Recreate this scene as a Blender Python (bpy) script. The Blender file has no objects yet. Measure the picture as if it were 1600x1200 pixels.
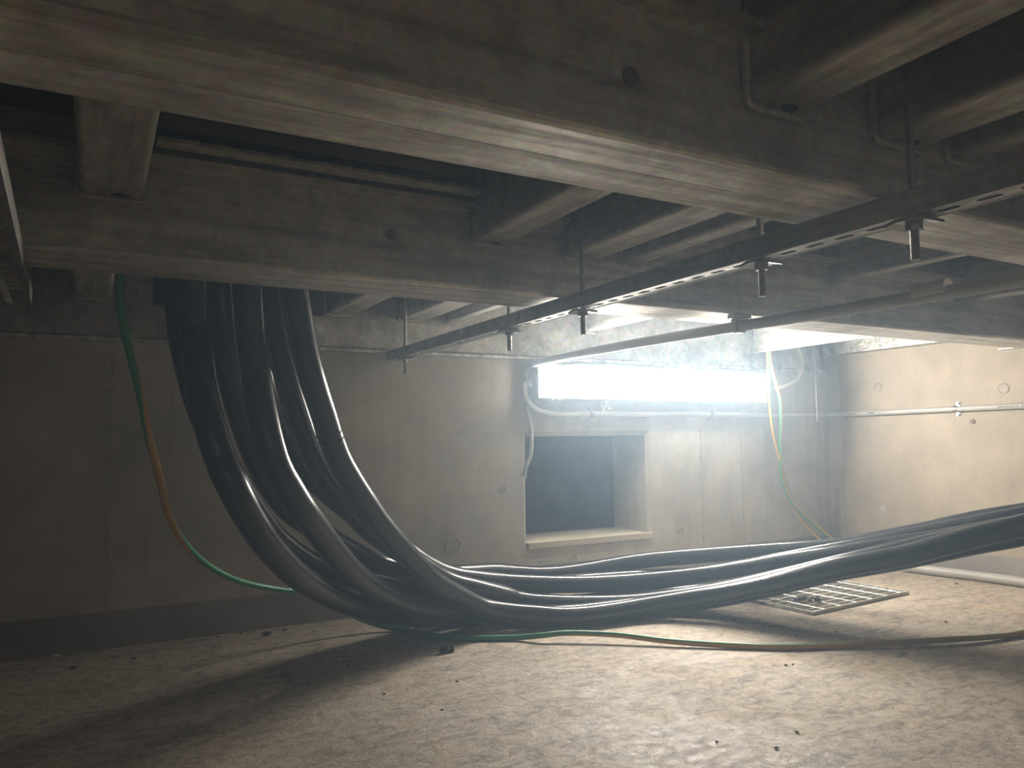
import bpy, bmesh, math, random
from mathutils import Vector, Matrix
random.seed(7)
S = bpy.context.scene
COL = S.collection

# ------------------------------------------------------------------ camera, world, exposure
cd = bpy.data.cameras.new('camera'); cam = bpy.data.objects.new('camera', cd); COL.objects.link(cam)
cd.sensor_fit = 'HORIZONTAL'; cd.sensor_width = 36.0; cd.lens = 36.0*1185.9/1600; cd.clip_start = 0.02
yaw, pit, rol = .50212, .07039, -.01169
fw = Vector((math.sin(yaw)*math.cos(pit), math.cos(yaw)*math.cos(pit), math.sin(pit)))
rt = Vector((math.cos(yaw), -math.sin(yaw), 0)); up = rt.cross(fw)
r2 = math.cos(rol)*rt + math.sin(rol)*up; u2 = -math.sin(rol)*rt + math.cos(rol)*up
mw = Matrix((r2, u2, -fw)).transposed().to_4x4(); mw.translation = (0, 0, .611)
cam.matrix_world = mw
S.camera = cam
S.view_settings.view_transform = 'Standard'; S.view_settings.look = 'None'
S.view_settings.gamma = 1; S.view_settings.use_curve_mapping = False
S.view_settings.exposure = 0.0
LAMP_STRENGTH = 132.0
GLARE_HAZE = 0.065
FILL = 1.8
wd = bpy.data.worlds.new('world'); S.world = wd; wd.use_nodes = True
wd.node_tree.nodes['Background'].inputs[0].default_value = (.9, .85, .75, 1)
wd.node_tree.nodes['Background'].inputs[1].default_value = 0.0
# added haze volume imitating the lens glare that spreads from the lamp
hz = wd.node_tree.nodes.new('ShaderNodeVolumeScatter')
hz.inputs['Density'].default_value = GLARE_HAZE; hz.inputs['Color'].default_value = (.58, .79, 1.0, 1); hz.inputs['Anisotropy'].default_value = .52
wd.node_tree.links.new(hz.outputs[0], wd.node_tree.nodes['World Output'].inputs['Volume'])

# added weak fill light behind the camera, no known lamp; lifts the dark webs
al = bpy.data.lights.new('fill_light', 'AREA'); al.energy = FILL; al.color = (1.0, .93, .84); al.shape = 'RECTANGLE'; al.size = 2.4; al.size_y = .5
ao = bpy.data.objects.new('fill_light', al); COL.objects.link(ao); ao.location = (-.3, -1.45, .85); ao.rotation_euler = (math.radians(90), 0, 0)

# ------------------------------------------------------------------ materials
class NT:
    def __init__(s, name):
        s.m = bpy.data.materials.new(name); s.m.use_nodes = True
        s.t = s.m.node_tree; s.b = s.t.nodes['Principled BSDF']
    def n(s, typ, **kw):
        k = s.t.nodes.new(typ)
        for a, v in kw.items():
            if a.startswith('i_'): k.inputs[a[2:].replace('_', ' ')].default_value = v
            else: setattr(k, a, v)
        return k
    def l(s, a, b): s.t.links.new(a, b)
    def coord(s, kind='Object'): return s.n('ShaderNodeTexCoord').outputs[kind]
    def mapping(s, v, scale):
        m = s.n('ShaderNodeMapping'); m.inputs['Scale'].default_value = scale; s.l(v, m.inputs['Vector']); return m.outputs[0]
    def noise(s, v, scale, detail=6, rough=.55, dist=0.0):
        k = s.n('ShaderNodeTexNoise'); k.inputs['Scale'].default_value = scale; k.inputs['Detail'].default_value = detail
        k.inputs['Roughness'].default_value = rough; k.inputs['Distortion'].default_value = dist
        s.l(v, k.inputs['Vector']); return k.outputs[0]
    def ramp(s, f, stops):
        r = s.n('ShaderNodeValToRGB'); e = r.color_ramp.elements
        while len(e) < len(stops): e.new(.5)
        for q, (p, c) in zip(e, stops):
            q.position = p; q.color = (c, c, c, 1) if not hasattr(c, '__len__') else (*c, 1)
        s.l(f, r.inputs[0]); return r.outputs[0]
    def mix(s, f, a, b, mode='MIX'):
        k = s.n('ShaderNodeMix', data_type='RGBA', blend_type=mode)
        for v, i in ((f, 0), (a, 6), (b, 7)):
            if isinstance(v, (int, float)): k.inputs[i].default_value = v
            elif isinstance(v, tuple): k.inputs[i].default_value = (*v, 1)
            else: s.l(v, k.inputs[i])
        return k.outputs[2]
    def math(s, op, a, b=0.0):
        k = s.n('ShaderNodeMath', operation=op)
        for v, i in ((a, 0), (b, 1)):
            if isinstance(v, (int, float)): k.inputs[i].default_value = v
            else: s.l(v, k.inputs[i])
        return k.outputs[0]
    def bump(s, h, strength=.3, dist=.01, prev=None):
        k = s.n('ShaderNodeBump'); k.inputs['Strength'].default_value = strength; k.inputs['Distance'].default_value = dist
        s.l(h, k.inputs['Height'])
        if prev: s.l(prev, k.inputs['Normal'])
        s.l(k.outputs[0], s.b.inputs['Normal']); return k.outputs[0]
    def col(s, c):
        if isinstance(c, tuple): s.b.inputs['Base Color'].default_value = (*c, 1)
        else: s.l(c, s.b.inputs['Base Color'])
    def set(s, rough=None, metal=None, spec=None):
        if rough is not None:
            if isinstance(rough, float): s.b.inputs['Roughness'].default_value = rough
            else: s.l(rough, s.b.inputs['Roughness'])
        if metal is not None: s.b.inputs['Metallic'].default_value = metal
        if spec is not None: s.b.inputs['Specular IOR Level'].default_value = spec

def plain(name, c, rough=.5, metal=0.0, var=.12, scale=30):
    t = NT(name); v = t.coord()
    n = t.noise(v, scale, 5)
    f = t.ramp(n, [(.3, 1-var), (.7, 1+var*.4)])
    t.col(t.mix(1.0, c, f, 'MULTIPLY')); t.set(rough, metal)
    return t.m

def m_concrete(name, c1, c2, streak_scale):
    t = NT(name); v = t.coord()
    big = t.noise(v, 1.6, 5, .6)
    base = t.mix(t.ramp(big, [(.3, 0.0), (.7, 1.0)]), c1, c2)
    st = t.noise(t.mapping(v, streak_scale), 1.0, 5, .6)
    base = t.mix(.55, base, t.ramp(st, [(.3, .86), (.65, 1.04)]), 'MULTIPLY')
    blo = t.noise(v, 5.5, 6, .65)
    base = t.mix(.8, base, t.ramp(blo, [(.35, .78), (.62, 1.05)]), 'MULTIPLY')
    fine = t.noise(v, 90, 4, .6)
    base = t.mix(.35, base, t.ramp(fine, [(.3, .82), (.7, 1.08)]), 'MULTIPLY')
    # small pin holes
    vo = t.n('ShaderNodeTexVoronoi'); vo.inputs['Scale'].default_value = 9.0; t.l(v, vo.inputs['Vector'])
    pin = t.ramp(vo.outputs['Distance'], [(.022, 0.0), (.034, 1.0)])
    gate = t.ramp(t.noise(v, 5.0, 2), [(.5, 1.0), (.56, 0.0)])
    pin = t.math('MAXIMUM', pin, gate)
    base = t.mix(1.0, base, t.ramp(pin, [(0.0, .3), (1.0, 1.0)]), 'MULTIPLY')
    stain = t.ramp(t.noise(t.mapping(v, tuple(q*.5 for q in streak_scale)), 2.3, 3, .6, .6), [(.61, 0.0), (.72, .3)])
    base = t.mix(stain, base, (.33, .24, .14))
    t.col(base); t.set(.62, 0.0, .35)
    b = t.bump(t.noise(v, 14, 6, .6), .18, .01)
    t.bump(pin, .3, .004, b)
    return t.m

def m_floor(name):
    t = NT(name); v = t.coord()
    big = t.noise(v, 1.9, 6, .62, .5)
    base = t.mix(t.ramp(big, [(.3, 0.0), (.68, 1.0)]), (.42, .355, .275), (.58, .51, .41))
    warm = t.ramp(t.noise(v, 4.3, 6, .65, .9), [(.48, 0.0), (.66, .6)])
    base = t.mix(warm, base, (.52, .40, .245))
    # trowel sweeps and worn scabby skin
    sw = t.noise(t.mapping(v, (7, 20, 7)), 1.0, 8, .76, 1.6)
    base = t.mix(.75, base, t.ramp(sw, [(.40, .52), (.50, 1.04)]), 'MULTIPLY')
    med = t.noise(v, 34, 7, .74, .8)
    base = t.mix(.7, base, t.ramp(med, [(.38, .5), (.54, 1.04)]), 'MULTIPLY')
    pale = t.ramp(t.noise(v, 11, 7, .75, 1.0), [(.58, 0.0), (.68, .4)])
    base = t.mix(pale, base, (.68, .63, .54))
    fine = t.noise(v, 190, 4, .7)
    base = t.mix(.55, base, t.ramp(fine, [(.32, .6), (.6, 1.08)]), 'MULTIPLY')
    vo = t.n('ShaderNodeTexVoronoi'); vo.inputs['Scale'].default_value = 15.0; t.l(v, vo.inputs['Vector'])
    speck = t.ramp(vo.outputs['Distance'], [(.04, .25), (.075, 1.0)])
    base = t.mix(t.ramp(t.noise(v, 3.0, 3), [(.48, 0.0), (.56, 1.0)]), base, t.mix(1.0, base, speck, 'MULTIPLY'))
    t.col(base)
    patch = t.ramp(t.noise(v, 3.4, 6, .7, .8), [(.52, .66), (.66, .27)])
    # one worn, slightly damp patch of the floor
    dv = t.n('ShaderNodeVectorMath', operation='DISTANCE'); t.l(t.mapping(v, (1.0, .8, 1)), dv.inputs[0]); dv.inputs[1].default_value = (1.06, .86, 0)
    wet = t.math('ADD', dv.outputs['Value'], t.math('MULTIPLY', t.math('SUBTRACT', t.noise(v, 9, 7, .72, .8), .5), .55))
    patch = t.mix(t.ramp(wet, [(.12, 1.0), (.26, 0.0)]), patch, (.12, .12, .12))
    t.set(t.mix(.25, patch, t.ramp(med, [(.38, .85), (.66, .18)])), 0.0, .45)
    b = t.bump(t.noise(v, 5, 6, .6), .2, .02)
    b = t.bump(med, .75, .006, b)
    t.bump(fine, .5, .002, b)
    return t.m

def m_galv(name, c=(.34, .325, .30), rough=.52, metal=.72, along=(2, 30, 30), lump=.08):
    t = NT(name); v = t.coord()
    vo = t.n('ShaderNodeTexVoronoi'); vo.inputs['Scale'].default_value = 90.0; t.l(v, vo.inputs['Vector'])
    base = t.mix(.25, c, vo.outputs['Color'], 'SOFT_LIGHT')
    st = t.noise(t.mapping(v, along), 1.0, 6, .65)
    base = t.mix(.8, base, t.ramp(st, [(.35, .5), (.6, 1.1)]), 'MULTIPLY')
    mot = t.noise(v, 16, 7, .7, .6)
    base = t.mix(.45, base, t.ramp(mot, [(.36, .55), (.58, 1.15)]), 'MULTIPLY')
    dirt = t.noise(v, 3.2, 6, .65, .6)
    base = t.mix(t.ramp(dirt, [(.52, 0.0), (.72, .55)]), base, (.20, .165, .125))
    t.col(base)
    t.set(t.ramp(st, [(.3, rough+.22), (.7, rough-.06)]), metal)
    b = t.bump(st, .12, .003)
    t.bump(t.noise(v, 45, 5, .6), lump, .006, b)
    return t.m

def m_cable(name):
    t = NT(name); uv = t.coord('UV')
    dust = t.noise(t.mapping(uv, (5, 7, 1)), 1.0, 6, .65, .3)
    scuff = t.noise(t.mapping(uv, (9, 28, 1)), 1.0, 4, .7)
    f = t.math('MULTIPLY', t.ramp(dust, [(.50, 0.0), (.70, 1.0)]), t.ramp(scuff, [(.48, .10), (.72, .55)]))
    t.col(t.mix(f, (.015, .015, .017), (.14, .13, .12)))
    t.set(.24, 0.0, .5)
    return t.m

def m_wire(name, phase, twist, share=.5, turns=None):
    t = NT(name); uv = t.n('ShaderNodeSeparateXYZ'); t.l(t.coord('UV'), uv.inputs[0])
    a = t.math('ADD', t.math('ADD', uv.outputs[0], phase), t.math('MINIMUM', t.math('MULTIPLY', uv.outputs[1], twist), 1.67))
    if turns:   # how far the stripe has wound round at each metre of the wire
        q = t.ramp(t.math('DIVIDE', uv.outputs[1], 4.5), [(m/4.5, w/2) for m, w in turns])
        a = t.math('ADD', uv.outputs[0], t.math('MULTIPLY', q, 2.0))
    fr = t.math('FRACT', a)
    f = t.ramp(fr, [(share-.01, 0.0), (share+.01, 1.0)])
    t.col(t.mix(f, (.045, .26, .115), (.50, .29, .06)))
    t.set(.38, 0.0, .5)
    return t.m

M = {}
M['wall'] = m_concrete('board_marked_concrete', (.42, .385, .32), (.52, .48, .40), (22, 22, 1.1))
M['wall_right'] = m_concrete('warm_concrete', (.33, .285, .215), (.40, .35, .27), (18, 18, 1.0))
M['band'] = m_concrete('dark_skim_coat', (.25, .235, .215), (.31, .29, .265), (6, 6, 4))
M['sill'] = m_concrete('lit_sill_concrete', (.50, .44, .34), (.60, .54, .43), (5, 5, 5))  # paler than the wall: lamplight put into the sill colour
M['floor'] = m_floor('trowelled_mortar')
M['galv'] = m_galv('galvanised_steel', (.70, .67, .60))
M['galv_y'] = m_galv('galvanised_steel_joist', (.56, .535, .48), along=(30, 2, 30))
M['galv_wall'] = m_galv('spangled_galvanised_steel', (.47, .47, .43), .38, .7, (6, 30, 6), .7)
M['galv_light'] = m_galv('bright_galvanised_steel', (.56, .56, .52), .4, .6, (30, 3, 30))
M['galv_dull'] = m_galv('dull_galvanised_steel', (.22, .21, .19), .6, .6, (30, 3, 30))
M['zinc'] = plain('zinc_plated_steel', (.42, .41, .39), .38, .85, .2, 60)
M['zinc_pale'] = plain('scraped_zinc', (.62, .60, .56), .5, .2)
M['weld'] = plain('weld_metal', (.50, .46, .40), .55, .4, .3, 120)
M['darkhole'] = plain('dark_bore', (.012, .011, .010), .8)
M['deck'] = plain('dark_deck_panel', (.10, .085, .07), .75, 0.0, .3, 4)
M['plank'] = plain('brown_edge_board', (.20, .145, .095), .7, 0.0, .4, 9)
M['plug_dark'] = plain('dull_plug_disc', (.16, .15, .14), .7)
M['tar'] = plain('black_sealant', (.012, .011, .010), .5)
M['pvc'] = plain('grey_pvc', (.40, .385, .355), .4, 0.0, .1, 8)
M['pvc_light'] = plain('beige_pvc', (.55, .52, .46), .42, 0.0, .1, 8)
M['flex'] = plain('cream_corrugated_plastic', (.60, .56, .48), .45, 0.0, .1, 20)
M['ink'] = plain('dark_print', (.05, .05, .05), .6)
M['cable'] = m_cable('black_cable_sheath')
M['rubber'] = plain('black_rubber', (.012, .012, .012), .5)
M['housing'] = plain('lamp_housing_grey', (.45, .45, .43), .45)
M['wire'] = m_wire('green_yellow_insulation', 0, 0, .5, ((0, 1.42), (.4, 1.34), (.62, 1.0), (.8, .88), (1.0, .6), (1.75, .46), (2.1, .5), (2.6, .75), (3.2, .9)))
M['wire_b'] = m_wire('yellow_green_insulation', .55, .05)
M['wire_c'] = m_wire('green_yellow_insulation_thin', .02, .04)
M['chip'] = plain('dark_debris', (.05, .04, .03), .8)
M['chip_pale'] = plain('pale_debris', (.6, .56, .48), .8)
M['plug'] = plain('mortar_plug', (.39, .355, .295), .8, 0.0, .25, 40)
t = NT('lit_diffuser'); t.col((.9, .9, .9)); t.b.inputs['Emission Color'].default_value = (1.0, .955, .89, 1)
t.b.inputs['Emission Strength'].default_value = LAMP_STRENGTH; M['lit'] = t.m

# ------------------------------------------------------------------ helpers
def obj(name, bm, mat, parent=None, smooth=False, loc=None):
    bmesh.ops.recalc_face_normals(bm, faces=bm.faces[:]) if not getattr(bm, 'keepn', False) else None
    me = bpy.data.meshes.new(name); bm.to_mesh(me); bm.free()
    if smooth:
        for p in me.polygons: p.use_smooth = True
        try: me.set_sharp_from_angle(angle=math.radians(40))
        except Exception: pass
    me.materials.append(M[mat] if isinstance(mat, str) else mat)
    o = bpy.data.objects.new(name, me); COL.objects.link(o)
    if parent: o.parent = parent
    if loc: o.location = loc
    return o
def tag(o, label, cat, group=None, kind='thing'):
    o['label'] = label; o['category'] = cat; o['kind'] = kind
    if group: o['group'] = group
    return o
def thing(name, label, cat, loc, group=None, rz=0.0):
    o = bpy.data.objects.new(name, None); COL.objects.link(o); o.empty_display_size = .05
    o.location = loc; o.rotation_euler = (0, 0, rz)
    return tag(o, label, cat, group)
def struct(name, bm, mat, parent=None):
    o = obj(name, bm, mat, parent)
    o['kind'] = 'structure'
    return o
def bx(bm, x0, x1, y0, y1, z0, z1):
    v = [bm.verts.new((x, y, z)) for x in (x0, x1) for y in (y0, y1) for z in (z0, z1)]
    for f in ((0,1,3,2), (4,6,7,5), (0,4,5,1), (2,3,7,6), (0,2,6,4), (1,5,7,3)): bm.faces.new([v[i] for i in f])
def new(): return bmesh.new()
def box(x0, x1, y0, y1, z0, z1, bev=0.0):
    bm = new(); bx(bm, x0, x1, y0, y1, z0, z1)
    if bev: bmesh.ops.bevel(bm, geom=bm.edges[:], offset=bev, segments=2, profile=.5, affect='EDGES')
    return bm
def rrect(w0, w1, h0, h1, radii, n=5):
    # corners in order: (w0,h0) (w1,h0) (w1,h1) (w0,h1)
    out = []
    for (cx, cy, a0), r in zip(((w0, h0, 180), (w1, h0, 270), (w1, h1, 0), (w0, h1, 90)), radii):
        sx = 1 if cx == w0 else -1; sy = 1 if cy == h0 else -1
        if r <= 0: out.append((cx, cy)); continue
        for k in range(n+1):
            a = math.radians(a0 + 90*k/n)
            out.append((cx+sx*r + r*math.cos(a), cy+sy*r + r*math.sin(a)))
    return out
def prism(prof, axis, a, b, bm=None, nseg=1):
    # profile in the two other axes; axis 'x': (y,z)  'y': (x,z)  'z': (x,y)
    bm = bm or new()
    P = {'x': lambda q, t: (t, q[0], q[1]), 'y': lambda q, t: (q[0], t, q[1]), 'z': lambda q, t: (q[0], q[1], t)}[axis]
    R = [[bm.verts.new(P(q, a+(b-a)*k/nseg)) for q in prof] for k in range(nseg+1)]
    n = len(prof)
    for k in range(nseg):
        for i in range(n): bm.faces.new((R[k][i], R[k][(i+1) % n], R[k+1][(i+1) % n], R[k+1][i]))
    bm.faces.new(R[0][::-1]); bm.faces.new(R[-1])
    return bm
def spline(P, n=6):
    P = [Vector(p) for p in P]; o = []
    for i in range(len(P)-1):
        p0 = P[max(i-1, 0)]; p1 = P[i]; p2 = P[i+1]; p3 = P[min(i+2, len(P)-1)]
        for k in range(n):
            t = k/n
            o.append(.5*((2*p1)+(p2-p0)*t+(2*p0-5*p1+4*p2-p3)*t*t+(3*p1-p0-3*p2+p3)*t**3))
    o.append(P[-1]); return o
def tube(P, r, seg=16, bm=None, rfun=None):
    bm = bm or new(); uvl = bm.loops.layers.uv.verify()
    P = [Vector(p) for p in P]; n = len(P)
    T = [(P[min(i+1, n-1)]-P[max(i-1, 0)]).normalized() for i in range(n)]
    N = T[0].orthogonal().normalized(); rings = []; L = [0.0]
    for i in range(n):
        if i:
            N = (N - T[i]*N.dot(T[i])).normalized(); L.append(L[-1]+(P[i]-P[i-1]).length)
        B = T[i].cross(N); rr = rfun(i, L[-1]) if rfun else r
        rings.append([bm.verts.new(P[i]+(N*math.cos(2*math.pi*k/seg)+B*math.sin(2*math.pi*k/seg))*rr) for k in range(seg)])
    for i in range(n-1):
        for k in range(seg):
            k2 = (k+1) % seg
            f = bm.faces.new((rings[i][k], rings[i][k2], rings[i+1][k2], rings[i+1][k]))
            for lp, (u, w) in zip(f.loops, ((k, i), (k+1, i), (k+1, i+1), (k, i+1))): lp[uvl].uv = (u/seg, L[w])
    bm.faces.new(rings[0][::-1]); bm.faces.new(rings[-1])
    return bm
def disc(bm, c, axis, r, h, seg=20, r2=None):
    # short cylinder from c along axis letter by h
    prof = [(math.cos(2*math.pi*k/seg), math.sin(2*math.pi*k/seg)) for k in range(seg)]
    P = {'x': lambda q, t: (c[0]+t, c[1]+q[0], c[2]+q[1]), 'y': lambda q, t: (c[0]+q[0], c[1]+t, c[2]+q[1]), 'z': lambda q, t: (c[0]+q[0], c[1]+q[1], c[2]+t)}[axis]
    r2 = r if r2 is None else r2
    A = [bm.verts.new(P((x*r, y*r), 0)) for x, y in prof]; B = [bm.verts.new(P((x*r2, y*r2), h)) for x, y in prof]
    for i in range(seg): bm.faces.new((A[i], A[(i+1) % seg], B[(i+1) % seg], B[i]))
    bm.faces.new(A[::-1]); bm.faces.new(B)
    return bm
def chip_bm(r, flat=.5, n=1):
    bm = new(); bmesh.ops.create_icosphere(bm, subdivisions=n, radius=r)
    for v in bm.verts:
        v.co *= random.uniform(.65, 1.15); v.co.z = v.co.z*flat
    zm = min(v.co.z for v in bm.verts)
    for v in bm.verts: v.co.z -= zm
    return bm
def wloc(o):
    v = Vector((0, 0, 0))
    while o: v = v + o.location; o = o.parent
    return v
def part(name, bm, mat, parent, smooth=False, label=None):
    # shapes are given in room coordinates; store them relative to the parent
    off = wloc(parent)
    for v in bm.verts: v.co -= off
    o = obj(name, bm, mat, parent, smooth)
    if label: o['label'] = label
    return o
def solo(name, bm, mat, label, cat, group=None, smooth=False):
    # a thing that is one mesh: origin at the middle of its base
    xs = [v.co.x for v in bm.verts]; ys = [v.co.y for v in bm.verts]; z = min(v.co.z for v in bm.verts)
    c = Vector(((min(xs)+max(xs))/2, (min(ys)+max(ys))/2, z))
    for v in bm.verts: v.co -= c
    o = obj(name, bm, mat, None, smooth, c)
    return tag(o, label, cat, group)
def spart(name, bm, mat, parent):
    o = part(name, bm, mat, parent)
    return o

# ------------------------------------------------------------------ room shell
XL, XR, YB, YN = -2.6, 3.247, 2.6, -1.6
ZW, ZD = .928, 1.176                       # top of the back wall, underside of the deck
# grating frame of reference (turned 4.3 degrees)
GA = math.radians(4.3); GO = Vector((2.14, 1.805)); GU = Vector((math.cos(GA), math.sin(GA))); GV = Vector((-math.sin(GA), math.cos(GA)))
GW, GD = .585, .50
def G(a, b): q = GO + GU*a + GV*b; return (q.x, q.y)
bm = new()
o4 = [bm.verts.new((x, y, 0)) for x, y in ((XL, YN), (XR, YN), (XR, YB), (XL, YB))]
ins = .035
hc = [G(ins, ins), G(GW-ins, ins), G(GW-ins, GD-ins), G(ins, GD-ins)]
ho = [G(-.005, -.005), G(GW+.005, -.005), G(GW+.005, GD+.005), G(-.005, GD+.005)]
h4 = [bm.verts.new((x, y, 0)) for x, y in ho]
for i in range(4): bm.faces.new((o4[i], o4[(i+1) % 4], h4[(i+1) % 4], h4[i]))
floor = struct('floor', bm, 'floor')
bm = new()
a0 = [bm.verts.new((x, y, 0)) for x, y in ho]; a1 = [bm.verts.new((x, y, -.017)) for x, y in ho]
a4 = [bm.verts.new((x, y, -.017)) for x, y in hc]; b4 = [bm.verts.new((x, y, -.22)) for x, y in hc]
for i in range(4): 
    for A_, B_ in ((a0, a1), (a1, a4), (a4, b4)): bm.faces.new((A_[i], A_[(i+1) % 4], B_[(i+1) % 4], B_[i]))
bm.faces.new(b4)
struct('sump_pit_lining', bm, 'band', floor)

# back wall with the square opening
OX0, OX1, OZ0, OZ1, CH, TH = 1.487, 2.085, .195, .615, .012, .245
bm = new()
def ring(y, x0, x1, z0, z1): return [bm.verts.new((x, y, z)) for x, z in ((x0, z0), (x1, z0), (x1, z1), (x0, z1))]
R0 = ring(YB, XL, XR, 0, ZW); R1 = ring(YB, OX0-CH*.9, OX1+CH*1.6, OZ0-CH*1.6, OZ1+CH*1.6)
R2 = ring(YB+CH, OX0, OX1, OZ0, OZ1); R3 = ring(YB+TH, OX0, OX1, OZ0, OZ1); R4 = ring(YB+TH, XL, XR, 0, ZW)
for A, B in ((R0, R1), (R1, R2), (R2, R3), (R3, R4), (R4, R0)):
    for i in range(4): bm.faces.new((A[i], A[(i+1) % 4], B[(i+1) % 4], B[i]))
wall_back = struct('wall_back', bm, 'wall')
struct('window_1_sill', box(OX0, OX1, YB+.001, YB+TH, OZ0, OZ0+.004), 'sill', wall_back)
struct('window_1_lit_nosing', box(OX0+.004, OX1+.018, YB-.006, YB+.012, OZ0-.020, OZ0+.0045, .0015), 'sill', wall_back)  # added pale strip standing for the lamplit chamfer under the opening
# dark neighbouring pit behind the opening
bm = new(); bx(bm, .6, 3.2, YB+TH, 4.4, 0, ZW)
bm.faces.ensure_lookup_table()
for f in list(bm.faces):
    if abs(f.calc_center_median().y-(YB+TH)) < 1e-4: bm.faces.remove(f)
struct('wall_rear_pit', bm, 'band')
struct('wall_right', box(XR, XR+.2, YN, YB+TH, 0, 1.0), 'wall_right')
struct('wall_left', box(XL-.2, XL, YN, YB, 0, ZD), 'wall')
struct('wall_front', box(XL-.2, XR+.2, YN-.2, YN, 0, ZD), 'wall')
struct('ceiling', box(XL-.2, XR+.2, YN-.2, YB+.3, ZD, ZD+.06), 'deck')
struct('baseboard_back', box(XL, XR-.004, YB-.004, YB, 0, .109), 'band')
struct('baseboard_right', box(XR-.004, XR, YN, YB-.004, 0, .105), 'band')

# formwork marks: tie plugs and board joints belong to the walls
def tie(parent, c, axis, r):
    bm = new()
    sx = -1
    if axis == 'y': disc(bm, (c[0], c[1]-.0008, c[2]), 'y', r, .002, 18)
    else: disc(bm, (c[0]-.0008, c[1], c[2]), 'x', r, .002, 18)
    part('tie_hole_plug', bm, 'plug', parent)
    P = []
    for k in range(21):
        a = 2*math.pi*k/20; rr = r*1.12
        P.append((c[0]+rr*math.cos(a), c[1]-.001, c[2]+rr*math.sin(a)) if axis == 'y' else (c[0]-.001, c[1]+rr*math.cos(a), c[2]+rr*math.sin(a)))
    part('tie_hole_rim', tube(P, .0014, 6), 'plug', parent)
for c, r in (((1.169, YB, .216), .027), ((1.38, YB, .411), .012), ((2.261, YB, .192), .016), ((1.70, YB, .118), .015)): tie(wall_back, c, 'y', r)
wall_right = bpy.data.objects['wall_right']
for c, r in (((XR, 1.746, .787), .019), ((XR, 2.311, .829), .017), ((XR, 2.314, .257), .019)): tie(wall_right, c, 'x', r)
for x, z0, z1, w in ((.041, .11, .92, .016), (2.395, .11, .64, .013), (2.642, .11, .64, .007), (2.791, .11, .66, .013)):
    bm = new(); n = 40
    for k in range(n):
        a = z0+(z1-z0)*k/n; b = z0+(z1-z0)*(k+1)/n; j = random.uniform(-.002, .002); ww = w*random.uniform(.35, 1)
        if random.random() < .88: bx(bm, x+j-ww/2, x+j+ww/2, YB-random.uniform(.001, .003), YB+.001, a+random.uniform(0, .006), b)
    part('formwork_seam', bm, 'plug', wall_back)
bm = new()
for k in range(18):
    a = .12+.85*k/18; bx(bm, XR-random.uniform(.001, .003), XR+.001, 2.522, 2.522+random.uniform(.004, .009), a, a+.85/18)
part('formwork_seam', bm, 'wall_right', wall_right)
part('rust_chip', chip_bm(.008, .6).copy() if False else disc(new(), (XR-.004, 1.877, .655), 'x', .010, .005, 9, .012), 'plank', wall_right, label='small round brown spall mark')

# ------------------------------------------------------------------ steel frame under the deck
def beam_half(y0, ym, z0, z1, t=.011, inset=.035):
    s = 1 if ym > y0 else -1; r = .003
    return [(y0, z0+.007), (y0+s*.002, z0+.0025), (y0+s*.007, z0), (ym, z0), (ym, z1), (y0, z1), (y0, z1-t), (y0+s*inset, z1-t-.002), (y0+s*inset, z0+t+.006), (y0+s*(inset-.006), z0+t), (y0, z0+t)]
def beam(y0, y1, x0, x1, label):
    t = thing('steel_beam', label, 'beam', ((x0+x1)/2, (y0+y1)/2, .928)); ym = (y0+y1)/2
    part('channel', prism(beam_half(y0, ym-.0007, .928, 1.118), 'x', x0, x1), 'galv', t)
    part('channel', prism(beam_half(y1, ym+.0007, .928, 1.118), 'x', x0, x1), 'galv', t)
    bm = new(); bx(bm, x0+.01, x1-.01, ym-.002, ym+.002, .932, 1.11); part('seam_filler', bm, 'darkhole', t)
    part('packing_plate', box(x0, x1, ym-.038, ym+.038, 1.1182, ZD-.001), 'galv', t)
    return t
b1 = beam(.635, .79, XL, 3.19, 'nearest wide steel beam crossing overhead with a seam along its underside')
b2 = beam(1.445, 1.605, XL, 3.19, 'second steel beam overhead that the black cables drop down behind')
part('plug_disc', disc(new(), (.527, .668, 1.02), 'y', .012, .003, 20), 'plug_dark', b1)
part('plug_disc', disc(new(), (.53, 1.478, 1.035), 'y', .012, .003, 20), 'plug_dark', b2)
b3 = thing('steel_beam', 'rough spangled steel beam resting on top of the back wall above the lamp', 'beam', (.3, 2.66, .928))
part('web', prism(rrect(2.588, 2.74, .9285, ZD-.001, (.008, .002, .002, .003)), 'x', XL, 3.19), 'galv_wall', b3)
part('bottom_lip', prism(rrect(2.576, 2.5875, .916, .930, (.003, .001, .001, .005)), 'x', XL, 3.19), 'galv_light', b3)
bs = thing('edge_beam', 'spangled steel edge beam on top of the right-hand concrete wall', 'beam', (3.26, .5, 1.0))
part('web', prism(rrect(3.197, 3.33, 1.0005, ZD-.001, (.006, .002, .002, .002)), 'y', YN, 2.575), 'galv_wall', bs)

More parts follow.
